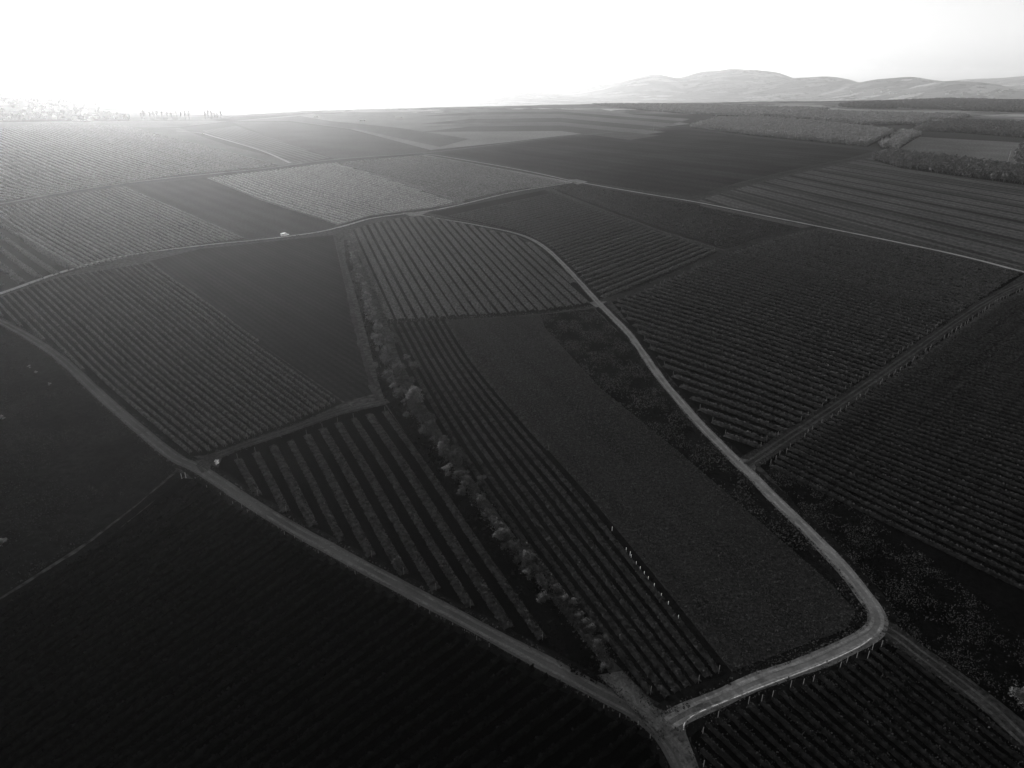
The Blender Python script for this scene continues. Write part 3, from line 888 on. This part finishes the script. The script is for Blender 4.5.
rd = random.Random(5)
place(0, 415, 408, 1.05, 'largest round pale crowned tree of the tree line, near the end of the cross track', 'trees of the field tree line', rd)
place(1, 398, 378, 1.0, 'second largest tree of the line, just above the biggest round crown', 'trees of the field tree line', rd)
place(1, 387, 366, .75, 'small bright leaved tree just up the line from the two largest crowns', 'trees of the field tree line', rd)
place(1, 501, 542, .62, 'bright topped bushy tree where the tree line thins out below its middle', 'trees of the field tree line', rd)
place(1, 527, 567, .66, 'wide ragged shrub tree in the lower tree line, past the bright topped one', 'trees of the field tree line', rd)
place(1, 590, 636, .5, 'lowest rounded bush near the bottom end of the tree line', 'trees of the field tree line', rd)
line = smooth([(351, 243), (356, 262), (364, 285), (371, 310), (380, 335), (388, 358), (399, 381), (412, 407), (428, 430), (445, 455), (462, 478), (480, 503), (500, 533), (520, 560), (548, 590), (572, 616), (592, 642), (608, 668)], 10)
LG = G([tuple(p) for p in line])
Ltot = np.hypot(*np.diff(LG, axis=0).T).sum()
LG2 = resample(LG, 235)
def unflat(x, y):
    # ground point to picture pixel
    d = np.array([x, y, -CAMZ]); zc = d[1] * cp - d[2] * sp; yc = d[1] * sp + d[2] * cp
    return 512 + FPX * d[0] / zc, 384 - FPX * yc / zc
for i, q in enumerate(LG2):
    px, py = unflat(*q)
    frac = i / len(LG2)
    wide = 2.2 if py > 330 and py < 500 else .9
    if rd.random() < (.35 if py < 300 else .05):
        continue
    k = 2 if rd.random() < .55 else 3
    if 350 < py < 470 and rd.random() < .3:
        k = 1
    s = rd.uniform(.7, 1.35) * (.62 if k == 1 else 1) * (1.0 if py < 480 else .72)
    x, y = q[0] + rd.gauss(0, wide), q[1] + rd.gauss(0, 1.0)
    px, py = unflat(x, y)
    if k == 1:
        lab, grp = 'small bushy tree standing among the shrubs of the long field tree line', 'small trees of the field tree line'
    else:
        lab, grp = ('rounded leafy shrub in the long tree line between the vine fields' if k == 2 else 'low pale shrub in the long tree line between the vine fields'), ('rounded shrubs of the tree line' if k == 2 else 'low shrubs of the tree line')
    place(k, px, py, s, lab, grp, rd)
place(3, 1018, 706, 1.5, 'broad pale bush at the bottom right edge beside the fading grass track', 'lone bushes in the fields', rd)
place(2, 1034, 712, 1.4, 'bush cut by the right edge of the view near the fading grass track', 'lone bushes in the fields', rd)
place(3, 3, 547, .9, 'lone bush at the left edge low in the dark meadow', 'lone bushes in the fields', rd)
place(3, 1, 420, .7, 'lone bush at the left edge high in the dark meadow', 'lone bushes in the fields', rd)
for (x, y) in ((30, 368), (36, 374), (50, 386)):
    place(3, x, y, .45, 'tiny pale shrub of three below the left road bend', 'tiny shrubs below the left road', rd)
for (x, y, l) in ((344, 239, 'pale shrub at the top end of the tree line beside the road'),
                  (361, 268, 'shrub with a pale crown high in the tree line, first of a close pair'),
                  (366, 276, 'shrub with a pale crown high in the tree line, second of a close pair')):
    place(2, x, y, .8, l, 'upper shrubs of the tree line', rd)

# ------------------------------------------------------------------ woods and orchards on the right: too many trees to count
def wood(poly, spacing, h, seed, m, rowang=None, nq=34):
    rng = np.random.default_rng(seed)
    P = G(poly); lo, hi = P.min(0), P.max(0)
    c = (lo + hi) / 2; R = np.hypot(*(hi - lo)) / 2
    a = rowang if rowang is not None else rng.uniform(0, 3)
    g = np.arange(-R, R, spacing)
    X, Y = np.meshgrid(g, g)
    X = X.ravel() + rng.normal(0, spacing * .14, X.size); Y = Y.ravel() + rng.normal(0, spacing * .14, Y.size)
    p = np.c_[c[0] + X * math.cos(a) - Y * math.sin(a), c[1] + X * math.sin(a) + Y * math.cos(a)]
    p = p[inside(P, p)]
    p = p[rng.random(len(p)) > .05]
    n = len(p)
    hh = h * rng.uniform(.75, 1.2, n); r = spacing * rng.uniform(.45, .68, n)
    d = rng.normal(size=(n, nq, 3)); d /= np.linalg.norm(d, axis=2)[..., None]
    ctr = np.zeros((n, nq, 3)); ctr[..., :2] = p[:, None, :]
    ctr[..., 2] = (hh * .6)[:, None]
    ctr += d * np.stack([r, r, hh * .4], 1)[:, None, :] * rng.uniform(.6, 1.1, (n, nq, 1))
    u = rng.normal(size=(n, nq, 3)); u /= np.linalg.norm(u, axis=2)[..., None]
    s = np.cross(u, rng.normal(size=(n, nq, 3))); s /= np.linalg.norm(s, axis=2)[..., None]
    sz = (r[:, None, None] * .42) * rng.uniform(.6, 1.3, (n, nq, 1))
    v = np.stack([ctr - u * sz, ctr + s * sz * .8, ctr + u * sz, ctr - s * sz * .8], 2).reshape(-1, 3)
    # trunks: crossed slim blades as 3-sided stems
    tv = []
    for k in range(3):
        t = k * 2.094
        o = np.c_[p[:, 0] + .18 * math.cos(t), p[:, 1] + .18 * math.sin(t)]
        t2 = t + 2.094
        o2 = np.c_[p[:, 0] + .18 * math.cos(t2), p[:, 1] + .18 * math.sin(t2)]
        z0 = np.zeros(n); z1 = hh * .5
        tv.append(np.stack([np.c_[o, z0], np.c_[o2, z0], np.c_[o2, z1], np.c_[o, z1]], 1).reshape(-1, 3))
    v = np.r_[v, np.concatenate(tv)]
    q = np.array(P); q[:, 1] -= h * .45  # floor pushed forward; its near-black colour paints shade along the wood's front
    sheet('wood_shade_floor', None, SOIL('painted_wood_shade', .004, .008), ground=q)
    me = np_mesh('wood', v, np.arange(len(v)).reshape(-1, 4), m)
    o = tag(link('wood', me), kind='stuff')
    return n

ra = gang((700, 128), (865, 147))
nt_ = 0
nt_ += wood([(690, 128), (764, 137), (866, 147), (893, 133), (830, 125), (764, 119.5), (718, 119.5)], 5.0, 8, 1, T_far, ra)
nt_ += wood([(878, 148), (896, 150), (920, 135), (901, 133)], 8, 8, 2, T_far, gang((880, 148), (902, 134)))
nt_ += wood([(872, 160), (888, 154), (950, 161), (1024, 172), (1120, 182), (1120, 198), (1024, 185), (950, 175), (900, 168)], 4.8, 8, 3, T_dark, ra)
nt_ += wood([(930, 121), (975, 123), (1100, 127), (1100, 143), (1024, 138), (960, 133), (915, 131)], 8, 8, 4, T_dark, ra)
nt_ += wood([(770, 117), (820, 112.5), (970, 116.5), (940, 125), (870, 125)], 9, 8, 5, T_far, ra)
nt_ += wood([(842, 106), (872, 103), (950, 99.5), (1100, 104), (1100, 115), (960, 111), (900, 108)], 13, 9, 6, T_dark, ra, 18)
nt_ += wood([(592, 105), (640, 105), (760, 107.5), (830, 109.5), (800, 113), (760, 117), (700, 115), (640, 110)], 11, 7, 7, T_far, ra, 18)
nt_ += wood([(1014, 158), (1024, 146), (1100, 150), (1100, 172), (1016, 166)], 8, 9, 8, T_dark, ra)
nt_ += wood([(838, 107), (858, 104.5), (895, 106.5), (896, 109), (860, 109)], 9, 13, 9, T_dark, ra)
print('wood trees', nt_)

# ------------------------------------------------------------------ village, avenue and sheds
HW = mat_plain('lime_render', .6, .8); HW2 = mat_plain('grey_render', .35, .85)
HR = mat_plain('clay_tiles', .14, .7); HR2 = mat_plain('pale_roof_sheet', .5, .45, .5)
PANE = mat_plain('window_glass', .04, .1, .6)
def make_house(kind, w, d, h, rh, wm, rm, chim=True):
    root = bpy.data.objects.new(kind, None); col.objects.link(root)
    b = MB(); b.box(-w / 2, -d / 2, -2, w / 2, d / 2, h)
    b.poly([(-w / 2, -d / 2, h), (-w / 2, d / 2, h), (-w / 2, 0, h + rh * .93)], [(0, 2, 1)])
    b.poly([(w / 2, -d / 2, h), (w / 2, d / 2, h), (w / 2, 0, h + rh * .93)], [(0, 1, 2)])
    link('wall', b.mesh('wall', wm), parent=root)
    o = .5; t = .25
    b = MB()
    for s in (-1, 1):
        e = s * (d / 2 + o); zb = h - rh * o / (d / 2)
        pts = [(-w / 2 - o, e, zb), (w / 2 + o, e, zb), (w / 2 + o, 0, h + rh), (-w / 2 - o, 0, h + rh)]
        pts += [(x, y, z + t) for x, y, z in pts]
        b.poly(pts, [(0, 1, 2, 3), (7, 6, 5, 4), (0, 4, 5, 1), (1, 5, 6, 2), (2, 6, 7, 3), (3, 7, 4, 0)])
    rf = link('roof', b.mesh('roof', rm), parent=root)
    if chim:
        b = MB(); b.box(w * .2, -.4 + d * .15, h + rh * .4, w * .2 + .8, .4 + d * .15, h + rh + 1.0)
        link('chimney', b.mesh('chimney', HW2), parent=rf)
    b = MB()
    nw = max(2, int(w / 3.5))
    for i in range(nw):
        b = MB()
        x = -w / 2 + (i + .5) * w / nw
        b.box(x - .6, -d / 2 - .04, h * .4, x + .6, -d / 2 - .003, h * .4 + 1.3)
        link('window', b.mesh('window', PANE), parent=root)
    b = MB(); b.box(-.5 + w * .02 + w / nw * .5 * 0 + (w / 2 - 1.2), -d / 2 - .05, -.3, (w / 2 - 1.2) + .45, -d / 2 - .004, 2.0)
    link('door', b.mesh('door', BARK), parent=root)
    root['category'] = 'house'
    return root
hp = [make_house('village_house', 14, 10, 5.5, 4, HW, HR), make_house('village_house', 11, 9, 6.5, 3.5, HW2, HR2), make_house('village_house', 18, 9, 4.5, 3.5, HW, HR2)]
hu = [False] * 3
def put(plist, ul, k, loc, rz, s, label, group, cat=None):
    if not ul[k]:
        ul[k] = True; o = plist[k]; o.location = loc; o.rotation_euler = (0, 0, rz); o.scale = (s, s, s); o['label'] = label; o['group'] = group
        return o
    return dup(plist[k], loc, rz, (s, s, s), label, group)
rd = random.Random(11)
LAB = ['white walled house with dark tiled roof in the hazy village at the left', 'grey walled house with pale metal roof in the hazy village at the left', 'long white house with pale roof in the hazy village at the left']
GRP = ['dark roofed village houses', 'grey village houses', 'long village houses']
for i in range(66):
    px = rd.uniform(-25, 104) * (1 if rd.random() < .8 else .6); py = rd.uniform(91, 119.5)
    k = rd.randrange(3)
    p = hit(px, py)
    put(hp, hu, k, p, rd.uniform(-.6, .6) + rd.choice((0, 1.57)), rd.uniform(.9, 1.5), LAB[k], GRP[k])
shed = make_house('farm_shed', 46, 14, 5, 3, HW, HR2, False); shed['category'] = 'shed'
p = hit(83, 120.2); shed.location = p; shed['label'] = 'long white shed at the near edge of the village'
for (px, py, s, l) in ((93, 118.6, .55, 'short white shed right of the long one at the edge of the village'),
                       (363, 121, .32, 'small white field shed alone in the pale field, nearer one of two'),
                       (399, 118.2, .4, 'small white field shed farther right in the pale field'),
                       (316, 117, .25, 'tiny white hut beside the pale field strip')):
    p = hit(px, py); o = dup(shed, p, rd.uniform(-.2, .2), (s, s, s * 1.1), l, 'white sheds out in the fields'); o['category'] = 'shed'
rd2 = random.Random(4)
for i in range(26):
    px = rd2.uniform(850, 1010); py = rd2.uniform(91.5, 96)
    k = rd2.randrange(3); p = hit(px, py)
    put(hp, hu, k, p, rd2.uniform(-.5, .5), 2.0, ['white house with a dark roof in the distant village below the right hills', 'grey house in the distant village below the right hills', 'long white house in the distant village below the right hills'][k], ['dark roofed houses of the distant right village', 'grey houses of the distant right village', 'long houses of the distant right village'][k])

# polytunnels
def tunnel(px, py, L, r, label):
    b = MB(); n = 10; k = 9
    pts = [(-L / 2 + L * i / (k - 1), math.cos(math.pi * j / n) * r, math.sin(math.pi * j / n) * r * .8) for i in range(k) for j in range(n + 1)]
    f = [(i * (n + 1) + j, (i + 1) * (n + 1) + j, (i + 1) * (n + 1) + j + 1, i * (n + 1) + j + 1) for i in range(k - 1) for j in range(n)]
    f += [tuple(range(n + 1)), tuple((k - 1) * (n + 1) + j for j in range(n, -1, -1))]
    b.poly(pts, f)
    p = hit(px, py)
    root = bpy.data.objects.new('polytunnel', None); col.objects.link(root); root.location = p; root.rotation_euler = (0, 0, .05)
    link('cover', b.mesh('cover', mat_plain('tunnel_film', .75, .35, .6)), parent=root)
    e = MB(); e.box(-L / 2 - .1, -1.2, 0, -L / 2 - .01, 1.2, 2.4); link('door', e.mesh('door', HW2), parent=root)
    tag(root, label, 'polytunnel')
tunnel(270, 107.5, 90, 16, 'long white polytunnel, left one of two at the far end of the fields')
tunnel(292, 107.5, 70, 16, 'shorter white polytunnel, right one of two at the far end of the fields')

# tall trees
av = make_tree('avenue_tree', 22, 4.5, 6, 420, .9, T_far, 21, 8)
first = True
for i, px in enumerate(list(np.linspace(141, 190, 12)) + list(np.linspace(205, 221, 6))):
    p = hit(px + rd.uniform(-1, 1), 119.4 - (px - 141) * .008)
    lab = 'tall thin avenue tree in the row under the sun glare' if i < 12 else 'tall avenue tree in the short dense clump right of the row'
    grp = 'avenue row of tall trees' if i < 12 else 'clump of avenue trees'
    s = rd.uniform(.75, 1.05)
    if first:
        first = False; av.location = p; av.scale = (s, s, s); av['label'] = lab; av['group'] = grp; av['category'] = 'tree'
    else:
        dup(av, p, rd.random() * 6, (s, s, s), lab, grp)
vt = make_tree('village_tree', 13, 7, 1.5, 420, 1.1, T_far, 22, 8)
first = True
for i in range(150):
    px = rd.uniform(-25, 132); py = rd.uniform(91, 121) if px < 100 else rd.uniform(116, 121)
    if i > 110: px = rd.uniform(-25, 135); py = rd.uniform(117, 121)
    p = hit(px, py); s = rd.uniform(.6, 1.4)
    if i == 0:
        vt.location = p; vt['label'] = 'round crowned tree among the houses of the left village'; vt['group'] = 'trees among the village houses'; vt['category'] = 'tree'
    else:
        dup(vt, p, rd.random() * 6, (s, s, s * rd.uniform(.8, 1.1)), 'round crowned tree among the houses of the left village', 'trees among the village houses')

# ------------------------------------------------------------------ poles, stakes, markers
def pole(px, py, h, label, rad=.16, cross=True):
    p = flat(px, py) if py > 122 else hit(px, py)
    root = bpy.data.objects.new('utility_pole', None); col.objects.link(root); root.location = (p[0], p[1], p[2] if len(p) > 2 else 0)
    b = MB(); b.tube((0, 0, 0), (0, 0, h), rad, rad * .6, 8); link('pole', b.mesh('pole', mat_plain('pole_concrete', .4, .8)), parent=root)
    if cross:
        b = MB(); b.box(-1.2, -.08, h * .94, 1.2, .08, h * .96); link('crossarm', b.mesh('crossarm', BARK), parent=root)
        for x in (-1, 0, 1):
            b = MB(); b.tube((x, 0, h * .96), (x, 0, h * .96 + .3), .07, .05, 6); link('insulator', b.mesh('insulator', HW), parent=root)
    tag(root, label, 'pole', 'utility poles across the fields')
pole(653.5, 130.5, 17, 'thin pole at the corner of the big dark ploughed field', .22)
pole(866, 146.5, 20, 'tall pale pole in front of the right end of the first orchard', .22)
pole(1007, 165, 18, 'pale pole beside the small plain field at the right edge', .22)
pole(345, 112, 30, 'thin tall pole standing beyond the pale field in the haze', .3)
bpy.data.objects['utility_pole.002']['label'] = 'pale pole beside the small plain field at the right edge'

WHITE = mat_plain('white_stake', .85, .5)
st = MB(); st.box(-.05, -.05, 0, .05, .05, 1.15); ST = st.mesh('vine_stake', WHITE)
for i, (x, y) in enumerate([(612, 531), (626, 552), (631, 559), (636, 566), (640, 571), (644, 576), (648, 581), (654, 588), (661, 598), (668, 606), (678, 620), (630, 556)]):
    p = flat(x, y); o = link('vine_stake', ST, (p[0], p[1], 0)); tag(o, 'short white stake in the vine row beside the smooth crop field', 'stake', 'white stakes along the last vine row')
for i, (x, y, l) in enumerate(((182, 479, 'left pale marker post of two below the left road junction'), (186, 478, 'right pale marker post of two below the left road junction'))):
    p = flat(x, y); b = MB(); b.tube((0, 0, 0), (0, 0, 1.5), .09, .08, 8); b.tube((0, 0, 1.5), (0, 0, 1.58), .11, .04, 8)
    tag(link('marker_post', b.mesh('marker_post', mat_plain('post_paint', .35, .6)), (p[0], p[1], 0)), l, 'post')

wb = make_tree('blossom_bush', 1.5, .8, .2, 420, .12, mat_leaf('white_blossom', .8, .4), 77, 7)
p = flat(217, 465); wb.location = (p[0], p[1], 0); wb['label'] = 'small bright white bush at the left road junction'; wb['category'] = 'shrub'

# ------------------------------------------------------------------ vehicles
def make_car(px, py, rz, label):
    p = flat(px, py)
    root = bpy.data.objects.new('parked_van', None); col.objects.link(root)
    root.location = (p[0], p[1], 0.8); root.rotation_euler = (0, 0, rz)
    paint = mat_plain('white_car_paint', .85, .3, 1.0, 0, .02)
    pb = paint.node_tree.nodes['Principled BSDF']; pb.inputs['Coat Weight'].default_value = 1.0; pb.inputs['Coat Roughness'].default_value = .14; pb.inputs['Coat IOR'].default_value = 1.8
    dark = mat_plain('dark_rubber', .02, .8)
    # side profile extruded and tucked in towards the roof
    prof = [(-2.5, .35), (-2.55, .9), (-2.4, 1.75), (-2.2, 1.95), (.6, 1.95), (1.35, 1.2), (2.35, 1.0), (2.55, .7), (2.5, .35)]
    pts = []
    for s in (-1, 1):
        for x, z in prof:
            yy = .92 if z < 1.25 else .92 - (z - 1.25) * .2
            pts.append((x, s * yy, z))
    n = len(prof)
    f = [tuple(range(n)), tuple(range(2 * n - 1, n - 1, -1))] + [(i, n + i, n + (i + 1) % n, (i + 1) % n) for i in range(n)]
    b = MB(); b.poly(pts, f); body = link('body', b.mesh('body', paint), parent=root)
    g = mat_plain('car_glass', .03, .05, .8)
    b = MB(); b.poly([(.64, -.72, 1.92), (.64, .72, 1.92), (1.34, .84, 1.24), (1.34, -.84, 1.24)], [(0, 3, 2, 1)])
    w = link('windscreen', b.mesh('windscreen', g), (.03, 0, .02), root)
    for s in (-1, 1):
        b = MB(); b.poly([(-2.1, s * .86, 1.75), (.5, s * .86, 1.75), (1.1, s * .945, 1.26), (-2.2, s * .945, 1.26)], [(0, 1, 2, 3)])
        link('side_window', b.mesh('side_window', g), parent=root)
        b = MB(); b.box(2.44, s * .62 - .18, .62, 2.58, s * .62 + .18, .82); link('headlight', b.mesh('headlight', mat_plain('lamp_glass', .7, .1, .8)), parent=root)
        for x in (-1.6, 1.6):
            b = MB(); b.tube((x, s * .78, .34), (x, s * 1.0, .34), .36, .36, 16); wh = link('wheel', b.mesh('wheel', dark), parent=root)
            b = MB(); b.tube((x, s * 1.0, .34), (x, s * 1.02, .34), .2, .18, 12); link('rim', b.mesh('rim', mat_plain('alloy', .6, .3, .5, .8)), parent=wh)
    tag(root, label, 'van')
make_car(285, 237.3, gang((265, 240), (300, 235)), 'white van parked on the narrow road beside the plain dark fields')
make_car(203, 134.2, gang((176, 131), (215, 137)), 'white van on the far upper left road below the avenue trees')
